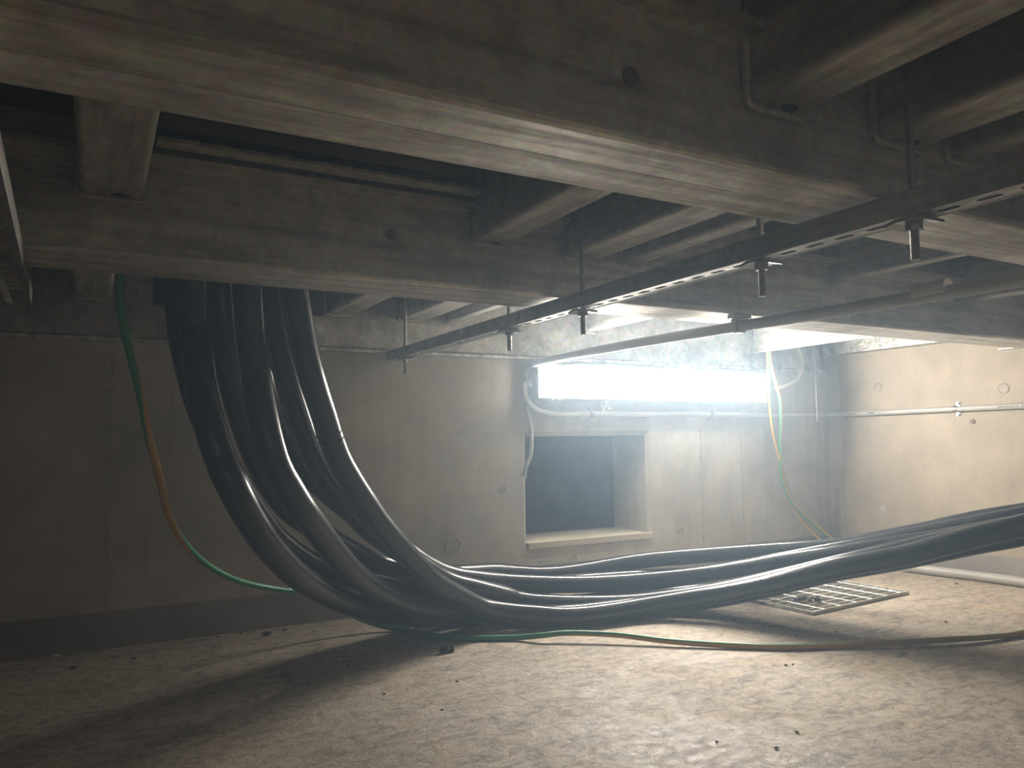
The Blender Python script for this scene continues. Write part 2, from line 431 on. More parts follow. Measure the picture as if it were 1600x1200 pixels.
def weld_path(x0, x1, y, z0, z1, s):
    r = .012; P = [(x0-.004, y, z1)]
    P += [(x0-.004, y, z0+r)]
    P += [(x0-.004+r*(1-math.cos(a)), y, z0-.004+r*(1-math.sin(a))) for a in (.5, 1.0, 1.4)]
    P += [(x0+(x1-x0)*k/7, y, z0-.004) for k in range(2, 8)]
    return P
def joist(x0, x1, ya, yb, z0, label, cat='beam', weld_end=True, hole=True, group=None, mat='galv_y'):
    t = thing('steel_joist', label, cat, ((x0+x1)/2, (ya+yb)/2, z0), group)
    w = x1-x0; r = min(.012, w*.22)
    part('box_tube', prism(rrect(x0, x1, z0, ZD-.002, (r, r, .004, .004)), 'y', ya, yb), mat, t)
    if weld_end:
        y = yb-.003
        P = spline(weld_path(x0, x1, y, z0, ZD-.03, 1), 5)
        part('weld_bead', tube(P, .0055, 8, rfun=lambda i, L: .0055*(1+.18*math.sin(L*500))), 'weld', t, True)
    if hole:
        bm = new(); disc(bm, (0, 0, 0), 'z', .014, .002, 16)
        for v in bm.verts: v.co = Vector((x0+w*.62+v.co.x, yb-.018+v.co.y*.55, z0-.0008+v.co.z))
        part('drain_hole', bm, 'darkhole', t)
    return t
NB, MB0, MB1, RB0, RB1 = .669, .757, 1.479, 1.572, 2.586
joist(.71, .80, YN+.01, NB, 1.026, 'large rusty box joist at upper right with a drain hole, welded to the nearest beam')
joist(.955, 1.055, YN+.01, NB, 1.026, 'box joist at upper right just behind the nearest hanging rod')
joist(1.125, 1.175, YN+.01, NB, 1.026, 'narrow box joist right of the nearest hanging rod at the upper right edge', hole=False)
JA = joist(-.035, .066, MB0, MB1, 1.040, 'box joist at upper left with pale scratches on its corner, ending at the second beam')
for yy in (.985, 1.000, 1.015, 1.335, 1.350, 1.365, 1.378):
    bm = new(); bm.faces.new([bm.verts.new(q) for q in ((.046, yy, 1.0396), (.062, yy+.012, 1.0396), (.062, yy+.015, 1.0396), (.046, yy+.002, 1.0396))])
    part('scratch_mark', bm, 'zinc_pale', JA)
joist(.71, .80, MB0, MB1, 1.040, 'box joist between the two near beams, left one of three side by side')
joist(.955, 1.055, MB0, MB1, 1.034, 'box joist between the two near beams beside a hanging rod, middle one of three', hole=False)
joist(1.125, 1.175, MB0, MB1, 1.034, 'narrow box joist between the two near beams, right one of three', hole=False)
joist(1.865, 1.90, MB0, MB1, 1.050, 'thin steel joist between the two near beams, above the grey coupling of the pipe', hole=False)
joist(2.50, 2.55, MB0, MB1, 1.040, 'thin steel joist between the two near beams at the far right edge', hole=False)
joist(-.065, .035, RB0, RB1, 1.046, 'box joist behind the second beam, left of the hanging green ground wire', hole=False)
joist(.693, .795, RB0, RB1, 1.046, 'box joist behind the second beam, just right of the hanging black cables', hole=False)
joist(.955, 1.065, RB0, RB1, 1.044, 'box joist behind the second beam next to the farthest hanging rod', hole=False)
joist(1.135, 1.18, RB0, RB1, 1.044, 'narrow box joist behind the second beam, right of the farthest hanging rod', hole=False)
joist(1.765, 1.815, RB0, RB1, 1.046, 'narrow bright joist behind the second beam, above the left part of the lamp', hole=False)
t = thing('steel_angle', 'bright steel angle brace from back wall beam to second beam above the lamp right end', 'beam', (2.74, 2.08, .995))
part('vertical_leg', box(2.72, 2.727, 1.61, 2.574, .995, 1.12), 'galv_light', t)
part('top_leg', box(2.727, 2.80, 1.61, 2.574, 1.113, 1.12), 'galv_light', t)
part('bottom_lip', box(2.713, 2.7198, 1.61, 2.574, .995, 1.003), 'galv_light', t)

# strips along the deck above the second beam
t = thing('edge_plank', 'brown edge board with ragged black sealant above the second beam at upper left', 'board', (.40, 1.43, 1.15))
part('board', box(.082, .705, 1.405, 1.44, 1.152, 1.1755), 'plank', t)
part('metal_lip', box(.082, .705, 1.400, 1.44, 1.128, 1.1345), 'galv', t)
P = [(.085+.62*k/40, 1.408+random.uniform(-.002, .002), 1.142+random.uniform(-.002, .004)) for k in range(41)]
part('sealant_bead', tube(P, .006, 7, rfun=lambda i, L: .0055+.003*math.sin(i*1.7)+.002*math.sin(i*4.1)), 'tar', t, True)

# ------------------------------------------------------------------ slotted strut and its hanging rods
SX0, SX1, SZ0, SZ1 = .905, .947, .889, .922
def slotted_plate(bm, x0, x1, y0, y1, z, t, pitch, length, width):
    n = int((y1-y0)/pitch); xm = (x0+x1)/2
    for i in range(n):
        a = y0+i*pitch; b = a+pitch; ym = (a+b)/2; q = []
        h = (length-width)/2; r = width/2
        for k in range(9): an = math.pi*k/8; q.append((xm+r*math.cos(an), ym+h+r*math.sin(an)))
        for k in range(9): an = math.pi+math.pi*k/8; q.append((xm+r*math.cos(an), ym-h+r*math.sin(an)))
        out = []
        for (x, y) in q:
            dx, dy = x-xm, y-ym
            s = min((x1-x0)/2/abs(dx) if abs(dx) > 1e-9 else 1e9, pitch/2/abs(dy) if abs(dy) > 1e-9 else 1e9)
            out.append((xm+dx*s, ym+dy*s))
        # exact corners
        ang = [math.atan2(y-ym, x-xm) for x, y in out]
        for cx, cy in ((x0, a), (x1, a), (x1, b), (x0, b)):
            j = min(range(len(out)), key=lambda m: (out[m][0]-cx)**2+(out[m][1]-cy)**2); out[j] = (cx, cy)
        VI = [bm.verts.new((x, y, z)) for x, y in q]; VO = [bm.verts.new((x, y, z)) for x, y in out]; VT = [bm.verts.new((x, y, z+t)) for x, y in q]
        m = len(q)
        for k in range(m):
            k2 = (k+1) % m
            try: bm.faces.new((VO[k], VO[k2], VI[k2], VI[k]))
            except ValueError: pass
            bm.faces.new((VI[k], VI[k2], VT[k2], VT[k]))
    return y0+n*pitch
t = thing('slotted_strut', 'long slotted steel channel hung under the beams on threaded rods', 'rail', ((SX0+SX1)/2, 1.0, SZ0))
bm = new(); yend = slotted_plate(bm, SX0+.002, SX1-.002, -.774, 2.576, SZ0, .0025, .05, .030, .011)
part('slotted_web', bm, 'galv_light', t)
part('side_wall', box(SX0, SX0+.0025, -.774, yend, SZ0-.0006, SZ1), 'galv_y', t)
part('side_wall', box(SX1-.0025, SX1, -.774, yend, SZ0-.0006, SZ1), 'galv_y', t)
part('lip', box(SX0+.0025, SX0+.009, -.774, yend, SZ1-.0025, SZ1), 'galv_y', t)
part('lip', box(SX1-.009, SX1-.0025, -.774, yend, SZ1-.0025, SZ1), 'galv_y', t)
def hexprism(c, r, h):
    return prism([(c[0]+r*math.cos(math.pi*k/3+.3), c[1]+r*math.sin(math.pi*k/3+.3)) for k in range(6)], 'z', c[2], c[2]+h)
def rod_thread(x, y, z0, z1, r=.0058):
    P = []; n = 0; z = z0; out = []
    while z < z1: out.append(z); z += .0009
    out.append(z1)
    return tube([(x, y, q) for q in out], r, 12, rfun=lambda i, L: r-.0007*(i % 2))
RX = (SX0+SX1)/2
for y, zb, lab in ((.597, .834, 'nearest threaded rod through the strut, with a thick bent washer and nut'),
                   (.855, .830, 'second threaded rod through the strut, below the far edge of the nearest beam'),
                   (1.362, .832, 'third threaded rod through the strut, in front of the second beam'),
                   (1.698, .833, 'fourth threaded rod through the strut, just behind the second beam, left of the lamp'),
                   (2.443, .832, 'farthest threaded rod, at the wall end of the strut')):
    t = thing('threaded_rod', lab, 'rod', (RX, y, zb), 'hanging rods of the slotted strut')
    part('threaded_end', rod_thread(RX, y, zb, SZ0-.004), 'zinc', t)
    part('shank', tube([(RX, y, SZ0-.004), (RX, y, (SZ0+ZD)/2), (RX, y, ZD-.001)], .0056, 12), 'zinc', t, True)
    bm = new(); n = 6
    w = .027 if y < .8 else .024
    for k in range(-n, n+1): pass
    prof = [(y-w, SZ0-.0095), (y-w*.45, SZ0-.0062), (y+w*.45, SZ0-.0062), (y+w, SZ0-.0095), (y+w, SZ0-.0055), (y+w*.45, SZ0-.0015), (y-w*.45, SZ0-.0015), (y-w, SZ0-.0055)]
    part('bent_washer', prism(prof, 'x', RX-.022, RX+.022, bm), 'zinc', t)
    part('nut', hexprism((RX, y, SZ0-.0165), .0105, .0105), 'zinc', t)

# inverted channel at the left edge, turned 2.4 degrees
t = thing('channel_rail', 'plain steel channel rail ending in mid-air at the left edge under the second beam', 'rail', (-.145, 1.80, .893))
A = math.radians(1.8)
def rail_prism(prof):
    bm = prism(prof, 'y', -.9, 1.83)
    for v in bm.verts:
        dx, dy = v.co.x+.12, v.co.y-1.815
        v.co.x = -.12+dx*math.cos(A)-dy*math.sin(A); v.co.y = 1.815+dx*math.sin(A)+dy*math.cos(A)
    return bm
part('right_side', rail_prism([(-.12, .895), (-.12, .926), (-.1225, .926), (-.1225, .8975), (-.131, .8975), (-.131, .895)]), 'galv_dull', t)
part('left_side', rail_prism([(-.165, .895), (-.165, .926), (-.1625, .926), (-.1625, .8975), (-.154, .8975), (-.154, .895)]), 'galv', t)
part('back', rail_prism([(-.1625, .9235), (-.1625, .926), (-.1225, .926), (-.1225, .9235)]), 'galv', t)
t = thing('hanger_bolt', 'short hanging bolt with a square nut at the left edge beside the channel rail', 'bolt', (-.183, 1.80, .90))
part('shank', tube([(-.183, 1.80, .905), (-.183, 1.80, 1.0), (-.183, 1.80, 1.1755)], .004, 10), 'zinc', t, True)
part('square_nut', box(-.196, -.170, 1.79, 1.81, .968, .99, .002), 'zinc', t)

# ------------------------------------------------------------------ overhead plastic pipe
t = thing('plastic_pipe', 'thick grey plastic pipe running overhead from the back wall to the right', 'pipe', (1.49, .8, .884))
part('pipe_run', tube([(1.49, 2.545-k*.2, .897+.006*math.sin(k*.55)) for k in range(21)], .0145, 18), 'pvc', t, True)
part('coupling', tube([(1.49, .895, .901), (1.49, .93, .901), (1.49, .965, .901)], .0185, 20), 'pvc_light', t, True)
P = [(1.49, 2.53, .8975), (1.489, 2.556, .895), (1.486, 2.570, .880), (1.485, 2.572, .862)]
part('elbow', tube(spline(P, 6), .0145, 16), 'pvc', t, True)
bm = new(); prism(rrect(1.470, 1.510, .880, .918, (.012, .012, .004, .004)), 'y', 1.452, 1.468, bm); bx(bm, 1.463, 1.523, 1.447, 1.473, .918, .9275)
part('beam_clip', bm, 'zinc', t)
part('clip_screw', disc(new(), (1.522, 1.46, .900), 'z', .004, .022, 10), 'zinc', t)
P = [(1.487, 2.572, .872), (1.478, 2.573, .850), (1.473, 2.573, .815), (1.478, 2.572, .72), (1.492, 2.571, .656), (1.496, 2.571, .594), (1.490, 2.572, .54), (1.470, 2.578, .49), (1.474, 2.61, .46)]
P[-1] = (1.493, 2.625, .455)
solo('flexible_conduit', tube(spline(P, 10), .0085, 12, rfun=lambda i, L: .0085-.0006*(i % 2)), 'pvc', 'thin grey conduit hanging from the overhead pipe elbow into the square wall opening', 'conduit', smooth=True)

# ------------------------------------------------------------------ the lamp
LX0, LX1, LZ0, LZ1 = 1.500, 2.715, .766, .888
t = thing('batten_lamp', 'long glaring white batten lamp on the back wall', 'lamp', ((LX0+LX1)/2, 2.55, LZ0))
prof0 = rrect(2.547, 2.5995, LZ0-.004, LZ1+.004, (.006, .002, .002, .006))
part('housing', prism(prof0, 'x', LX0-.004, LX1+.004), 'housing', t)
bm = new(); bx(bm, LX0-.004, LX1+.004, 2.512, 2.547, LZ0-.004, LZ0); bx(bm, LX0-.004, LX1+.004, 2.512, 2.547, LZ1, LZ1+.004)
bx(bm, LX0-.004, LX0, 2.512, 2.547, LZ0, LZ1); bx(bm, LX1, LX1+.004, 2.512, 2.547, LZ0, LZ1)
part('reflector_tray', bm, 'housing', t)
pr = rrect(2.492, 2.5465, LZ0, LZ1, (.030, .002, .002, .030), 6)
ym, zm = 2.5465, (LZ0+LZ1)/2
bm = new(); rows = []
for x, s in ((LX0+.001, .70), (LX0+.006, .90), (LX0+.018, .985), (LX0+.3, .985), (LX1-.3, .985), (LX1-.03, .985), (LX1-.010, .88), (LX1-.001, .66)):
    rows.append([bm.verts.new((x, ym+(y-ym)*s, zm+(z-zm)*s)) for y, z in pr])
for a, b in zip(rows, rows[1:]):
    for k in range(len(pr)): bm.faces.new((a[k], a[(k+1) % len(pr)], b[(k+1) % len(pr)], b[k]))
bm.faces.new(rows[0][::-1]); bm.faces.new(rows[-1])
part('diffuser', bm, 'lit', t, True)
for x in (1.565, 1.59, 2.585, 2.62):
    part('latch', box(x-.008, x+.008, 2.515, 2.5468, LZ0-.011, LZ0-.0045, .002), 'housing', t)
part('cable_gland', disc(new(), (LX1+.004, 2.57, .826), 'x', .016, .022, 14), 'housing', t)
part('cable_gland', disc(new(), (LX0-.026, 2.57, .822), 'x', .016, .022, 14), 'housing', t)
bm = new(); bx(bm, 1.805, 1.835, 2.535, 2.538, .728, .757); bx(bm, 1.832, 1.850, 2.528, 2.538, .722, .729); bx(bm, 1.812, 1.820, 2.533, 2.537, .715, .73); bx(bm, 1.816, 1.824, 2.536, 2.5465, .755, .7585)
part('hanging_latch', bm, 'galv_light', t, label='small pale clip dangling below the lamp')
def ribbed(P, r, n=24, mat='flex', seg=14):
    return tube(spline(P, n), r, seg, rfun=lambda i, L: r-.0008*(i % 2))
solo('flexible_conduit', ribbed([(1.476, 2.568, .822), (1.466, 2.566, .812), (1.464, 2.564, .788), (1.480, 2.566, .748), (1.525, 2.572, .718), (1.585, 2.576, .704), (1.65, 2.578, .700), (1.722, 2.578, .7035)], .0105, 10), 'flex',
     'cream flexible conduit curving from the lamp left end down to the wall conduit', 'conduit', smooth=True)
solo('flexible_conduit', ribbed([(2.742, 2.565, .826), (2.80, 2.545, .828), (2.868, 2.53, .842), (2.93, 2.52, .868), (2.968, 2.515, .92), (2.968, 2.515, .976), (2.945, 2.515, 1.03), (2.92, 2.515, 1.09), (2.91, 2.515, 1.17)], .0115, 10), 'flex',
     'cream flexible conduit arching up from the lamp right end into the steelwork', 'conduit', smooth=True)

# ------------------------------------------------------------------ wall conduits with saddles
def saddle_x(parent, x, y, z, r):
    bm = new(); pr = []
    for k in range(13): a = math.pi/2+math.pi*k/12; pr.append((y+(r+.002)*math.cos(a), z+(r+.002)*math.sin(a)))
    pr += [(y, z-r-.002)]
    prism(pr[:-1], 'x', x-.007, x+.007, bm)
    bx(bm, x-.007, x+.007, YB-.003, YB-.0006, z-r-.016, z+r+.016)
    s = part('saddle', bm, 'zinc', parent)
    for dz in (r+.010, -r-.010): part('screw', disc(new(), (x, YB-.0085, z+dz), 'y', .0045, .006, 10), 'zinc', s)
def saddle_y(parent, x, y, z, r):
    bm = new(); pr = []
    for k in range(13): a = math.pi/2+math.pi*k/12; pr.append((x+(r+.002)*math.cos(a), z+(r+.002)*math.sin(a)))
    prism(pr, 'y', y-.008, y+.008, bm)
    bx(bm, XR-.003, XR-.0006, y-.008, y+.008, z-r-.018, z+r+.018)
    s = part('saddle', bm, 'zinc', parent)
    for dz in (r+.012, -r-.012): part('screw', disc(new(), (XR-.009, y, z+dz), 'x', .0055, .0065, 10), 'zinc', s)
RC = .0125
t = thing('wall_conduit', 'straight pale conduit along the back wall below the lamp', 'conduit', (2.4, 2.582, .69))
part('tube_run', tube([(1.735, 2.582, .7035), (2.4, 2.582, .7055), (3.18, 2.582, .706)], RC*.9, 16), 'pvc_light', t, True)
part('connector', tube([(1.722, 2.582, .7035), (1.75, 2.582, .7035), (1.775, 2.582, .7035)], RC*1.15, 16), 'pvc_light', t, True)
saddle_x(t, 1.787, 2.582, .7037, RC*1.05); saddle_x(t, 2.442, 2.582, .7055, RC*.9)
t = thing('wall_conduit', 'long grey conduit with printed marks along the right-hand wall', 'conduit', (3.228, 1.4, .69))
zc = lambda y: .705+.0092*(2.56-y)
part('tube_run', tube([(3.2275, y, zc(y)) for y in (2.555, 2.0, 1.4, .8, 0, -.8)], RC, 18), 'pvc', t, True)
part('corner_bend', tube(spline([(3.1805, 2.582, .706), (3.208, 2.580, .706), (3.2225, 2.568, .706), (3.2275, 2.548, .706)], 6), RC, 16), 'pvc', t, True)
saddle_y(t, 3.2275, 1.935, zc(1.935), RC)
saddle_y(t, 3.2275, .9, zc(.9), RC)
def ink(y0, n, step):
    y = y0
    for k in range(n):
        w = random.choice((.004, .006, .007)); h = .0045
        if random.random() < .85: part('printed_mark', box(3.2275-RC-.0006, 3.2275-RC+.0012, y-w, y, zc(y)-h+.002, zc(y)+h*.4), 'ink', t)
        y -= step
ink(1.755, 14, .009); ink(2.50, 9, .010)
part('printed_bar', box(3.2275-RC-.0006, 3.2275-RC+.0012, 2.315, 2.345, zc(2.33)-.003, zc(2.33)+.003), 'ink', t)
t = thing('drop_rod', 'thin vertical rod in the wall corner holding the end of the conduit', 'rod', (3.06, 2.55, .68))
part('shank', tube([(3.115, 2.556, .672), (3.115, 2.556, .85), (3.115, 2.556, 1.175)], .004, 8), 'zinc', t, True)
part('clamp', box(3.100, 3.130, 2.548, 2.5655, .98, 1.025, .002), 'zinc', t)
part('end_nut', hexprism((3.115, 2.556, .668), .008, .008), 'zinc', t)
t = thing('wall_bracket', 'short pale steel bracket jutting from the right-hand wall near the right edge', 'bracket', (3.22, 1.66, .945))
part('arm', box(3.205, 3.2465, 1.50, 1.735, .943, .9465), 'galv_light', t)
part('upright', box(3.232, 3.2465, 1.50, 1.66, .9466, .972), 'galv_light', t)

# ------------------------------------------------------------------ the seven black cables
CABLES = {
    'D': [(0.359, 1.647, 1.008), (0.366, 1.655, 0.977), (0.375, 1.667, 0.936), (0.384, 1.676, 0.893), (0.394, 1.686, 0.848), (0.406, 1.697, 0.806), (0.422, 1.712, 0.762), (0.443, 1.736, 0.715), (0.467, 1.764, 0.666), (0.489, 1.787, 0.617), (0.517, 1.812, 0.564), (0.560, 1.844, 0.505), (0.607, 1.876, 0.447), (0.644, 1.902, 0.403), (0.686, 1.931, 0.360), (0.746, 1.975, 0.304), (0.806, 2.020, 0.252), (0.841, 2.047, 0.220), (0.886, 2.073, 0.188), (0.979, 2.121, 0.133), (1.084, 2.162, 0.080), (1.178, 2.155, 0.056), (1.259, 2.127, 0.045), (1.310, 2.102, 0.039), (1.368, 2.077, 0.038), (1.484, 2.067, 0.038), (1.610, 2.054, 0.043), (1.705, 2.005, 0.058), (1.779, 1.934, 0.080), (1.826, 1.839, 0.109), (1.860, 1.735, 0.143), (1.891, 1.639, 0.178), (1.925, 1.548, 0.211), (1.973, 1.465, 0.238), (2.026, 1.386, 0.263), (2.077, 1.307, 0.296), (2.124, 1.236, 0.326), (2.151, 1.190, 0.343), (2.184, 1.142, 0.360), (2.264, 1.058, 0.395), (2.337, 0.985, 0.425)],
    'E2': [(0.329, 1.730, 1.023), (0.335, 1.740, 0.991), (0.343, 1.752, 0.948), (0.350, 1.762, 0.903), (0.359, 1.773, 0.857), (0.371, 1.785, 0.813), (0.386, 1.800, 0.768), (0.404, 1.820, 0.719), (0.426, 1.843, 0.668), (0.450, 1.866, 0.616), (0.479, 1.891, 0.564), (0.515, 1.919, 0.514), (0.556, 1.948, 0.466), (0.603, 1.977, 0.417), (0.652, 2.006, 0.372), (0.702, 2.031, 0.335), (0.754, 2.059, 0.301), (0.809, 2.092, 0.265), (0.868, 2.125, 0.229), (0.926, 2.156, 0.194), (0.993, 2.180, 0.162), (1.086, 2.200, 0.131), (1.183, 2.226, 0.099), (1.241, 2.243, 0.076), (1.306, 2.238, 0.059), (1.443, 2.212, 0.043), (1.592, 2.181, 0.033), (1.698, 2.151, 0.033), (1.785, 2.104, 0.044), (1.858, 2.032, 0.064), (1.919, 1.930, 0.096), (1.978, 1.788, 0.144), (2.039, 1.640, 0.196), (2.110, 1.521, 0.239), (2.180, 1.412, 0.278), (2.239, 1.304, 0.313), (2.299, 1.203, 0.347), (2.383, 1.105, 0.386), (2.450, 1.032, 0.417)],
    'E1': [(0.311, 1.819, 1.040), (0.315, 1.830, 1.007), (0.319, 1.843, 0.962), (0.324, 1.854, 0.916), (0.331, 1.868, 0.867), (0.340, 1.893, 0.823), (0.353, 1.921, 0.777), (0.375, 1.947, 0.726), (0.402, 1.974, 0.672), (0.432, 2.001, 0.615), (0.466, 2.025, 0.562), (0.500, 2.041, 0.521), (0.538, 2.056, 0.485), (0.581, 2.073, 0.449), (0.630, 2.095, 0.412), (0.686, 2.124, 0.371), (0.743, 2.153, 0.331), (0.792, 2.171, 0.298), (0.843, 2.188, 0.266), (0.904, 2.213, 0.227), (0.970, 2.237, 0.192), (1.036, 2.254, 0.167), (1.107, 2.266, 0.150), (1.181, 2.277, 0.135), (1.268, 2.279, 0.120), (1.383, 2.263, 0.107), (1.509, 2.247, 0.097), (1.627, 2.238, 0.091), (1.741, 2.221, 0.089), (1.848, 2.176, 0.095), (1.940, 2.108, 0.110), (2.004, 2.016, 0.135), (2.056, 1.916, 0.162), (2.107, 1.819, 0.186), (2.155, 1.731, 0.208), (2.198, 1.670, 0.226), (2.239, 1.613, 0.242), (2.283, 1.545, 0.259), (2.331, 1.469, 0.278), (2.388, 1.378, 0.305), (2.453, 1.283, 0.335), (2.539, 1.180, 0.373), (2.610, 1.100, 0.403)],
    'C': [(0.272, 1.660, 1.002), (0.275, 1.666, 0.971), (0.278, 1.674, 0.929), (0.283, 1.685, 0.887), (0.287, 1.688, 0.842), (0.289, 1.663, 0.791), (0.292, 1.634, 0.741), (0.295, 1.620, 0.700), (0.301, 1.611, 0.661), (0.310, 1.605, 0.616), (0.322, 1.603, 0.573), (0.337, 1.610, 0.542), (0.355, 1.622, 0.515), (0.374, 1.635, 0.487), (0.397, 1.655, 0.457), (0.429, 1.693, 0.421), (0.462, 1.733, 0.385), (0.487, 1.763, 0.358), (0.513, 1.792, 0.332), (0.542, 1.824, 0.303), (0.579, 1.864, 0.273), (0.629, 1.919, 0.236), (0.688, 1.979, 0.198), (0.755, 2.036, 0.160), (0.826, 2.090, 0.126), (0.895, 2.132, 0.103), (0.975, 2.178, 0.090), (1.093, 2.252, 0.088), (1.211, 2.306, 0.065), (1.299, 2.303, 0.043), (1.375, 2.289, 0.036), (1.427, 2.280, 0.032), (1.487, 2.264, 0.031), (1.602, 2.243, 0.031), (1.724, 2.207, 0.033), (1.826, 2.149, 0.043), (1.905, 2.075, 0.058), (1.953, 2.009, 0.073), (1.991, 1.930, 0.096), (2.037, 1.811, 0.139), (2.090, 1.680, 0.187), (2.158, 1.560, 0.232), (2.232, 1.445, 0.273), (2.304, 1.341, 0.303), (2.378, 1.244, 0.333), (2.468, 1.145, 0.374), (2.539, 1.070, 0.409)],
    'B': [(0.232, 1.739, 1.014), (0.233, 1.745, 0.983), (0.236, 1.754, 0.940), (0.240, 1.759, 0.896), (0.246, 1.767, 0.850), (0.256, 1.787, 0.802), (0.267, 1.811, 0.754), (0.281, 1.830, 0.711), (0.297, 1.850, 0.668), (0.318, 1.874, 0.617), (0.342, 1.901, 0.567), (0.368, 1.933, 0.523), (0.395, 1.964, 0.485), (0.421, 1.988, 0.453), (0.449, 2.010, 0.426), (0.479, 2.032, 0.403), (0.513, 2.056, 0.381), (0.551, 2.082, 0.356), (0.595, 2.112, 0.328), (0.655, 2.152, 0.293), (0.713, 2.190, 0.260), (0.745, 2.211, 0.242), (0.786, 2.231, 0.227), (0.869, 2.265, 0.198), (0.974, 2.304, 0.172), (1.101, 2.339, 0.159), (1.227, 2.370, 0.148), (1.311, 2.384, 0.133), (1.383, 2.377, 0.122), (1.475, 2.370, 0.117), (1.577, 2.359, 0.120), (1.688, 2.339, 0.130), (1.801, 2.306, 0.142), (1.915, 2.258, 0.150), (2.025, 2.201, 0.157), (2.126, 2.137, 0.165), (2.219, 2.066, 0.174), (2.299, 1.985, 0.185), (2.368, 1.901, 0.200), (2.428, 1.814, 0.222), (2.477, 1.735, 0.245), (2.506, 1.683, 0.261), (2.529, 1.635, 0.276), (2.555, 1.569, 0.298), (2.582, 1.499, 0.320), (2.602, 1.442, 0.335), (2.635, 1.376, 0.352), (2.715, 1.267, 0.382), (2.787, 1.174, 0.408)],
    'A2': [(0.146, 1.752, 1.008), (0.148, 1.759, 0.977), (0.151, 1.767, 0.935), (0.155, 1.773, 0.892), (0.161, 1.780, 0.846), (0.171, 1.788, 0.798), (0.183, 1.798, 0.751), (0.196, 1.810, 0.708), (0.212, 1.823, 0.667), (0.233, 1.839, 0.622), (0.254, 1.853, 0.580), (0.271, 1.862, 0.549), (0.288, 1.873, 0.520), (0.309, 1.895, 0.489), (0.333, 1.922, 0.455), (0.365, 1.957, 0.414), (0.401, 1.995, 0.372), (0.442, 2.032, 0.335), (0.485, 2.069, 0.303), (0.527, 2.101, 0.276), (0.568, 2.130, 0.252), (0.608, 2.157, 0.232), (0.649, 2.182, 0.213), (0.688, 2.207, 0.196), (0.735, 2.234, 0.177), (0.800, 2.265, 0.155), (0.880, 2.296, 0.132), (0.974, 2.328, 0.115), (1.083, 2.354, 0.101), (1.206, 2.360, 0.091), (1.321, 2.338, 0.090), (1.416, 2.319, 0.092), (1.517, 2.307, 0.093), (1.646, 2.297, 0.090), (1.779, 2.276, 0.088), (1.896, 2.235, 0.087), (1.998, 2.174, 0.093), (2.068, 2.082, 0.119), (2.126, 1.981, 0.151), (2.182, 1.894, 0.177), (2.240, 1.799, 0.205), (2.311, 1.673, 0.243), (2.385, 1.542, 0.283), (2.450, 1.424, 0.318), (2.517, 1.315, 0.352), (2.607, 1.208, 0.388), (2.680, 1.129, 0.416)],
    'A1': [(0.168, 1.656, 0.990), (0.169, 1.660, 0.959), (0.171, 1.665, 0.919), (0.174, 1.679, 0.879), (0.177, 1.681, 0.835), (0.178, 1.641, 0.778), (0.180, 1.595, 0.723), (0.185, 1.573, 0.682), (0.192, 1.559, 0.647), (0.201, 1.552, 0.610), (0.212, 1.548, 0.577), (0.221, 1.540, 0.551), (0.232, 1.538, 0.527), (0.248, 1.549, 0.497), (0.267, 1.568, 0.465), (0.289, 1.590, 0.433), (0.314, 1.618, 0.400), (0.346, 1.653, 0.364), (0.382, 1.693, 0.328), (0.422, 1.741, 0.296), (0.465, 1.794, 0.265), (0.508, 1.849, 0.236), (0.554, 1.908, 0.208), (0.606, 1.970, 0.178), (0.662, 2.035, 0.148), (0.726, 2.102, 0.118), (0.793, 2.166, 0.091), (0.853, 2.227, 0.067), (0.916, 2.276, 0.049), (0.987, 2.306, 0.037), (1.061, 2.312, 0.031), (1.130, 2.275, 0.031), (1.205, 2.218, 0.031), (1.299, 2.174, 0.031), (1.402, 2.135, 0.031), (1.526, 2.125, 0.031), (1.645, 2.106, 0.033), (1.743, 2.056, 0.039), (1.821, 1.984, 0.053), (1.871, 1.887, 0.083), (1.909, 1.783, 0.119), (1.950, 1.691, 0.154), (1.991, 1.602, 0.188), (2.042, 1.516, 0.215), (2.094, 1.433, 0.241), (2.140, 1.347, 0.271), (2.181, 1.270, 0.298), (2.207, 1.221, 0.313), (2.241, 1.172, 0.330), (2.321, 1.083, 0.368), (2.393, 1.006, 0.402)]}
order = ['A1', 'A2', 'B', 'C', 'E1', 'E2', 'D']
labs = {'A1': 'leftmost thick black cable, outermost in the bend and lowest on the floor',
        'A2': 'thick black cable half hidden just inside the leftmost one at the bend',
        'B': 'rearmost thick black cable, topmost of the bundle where it runs to the right',
        'C': 'thick black cable in the middle of the bend with a long bright dusty edge',
        'E1': 'thick black cable behind the two rightmost ones, second from top at far right',
        'E2': 'thick black cable tucked directly behind the rightmost hanging one',
        'D': 'rightmost hanging thick black cable, frontmost where it sweeps along the floor'}
dref = Vector(CABLES['D'][-1])
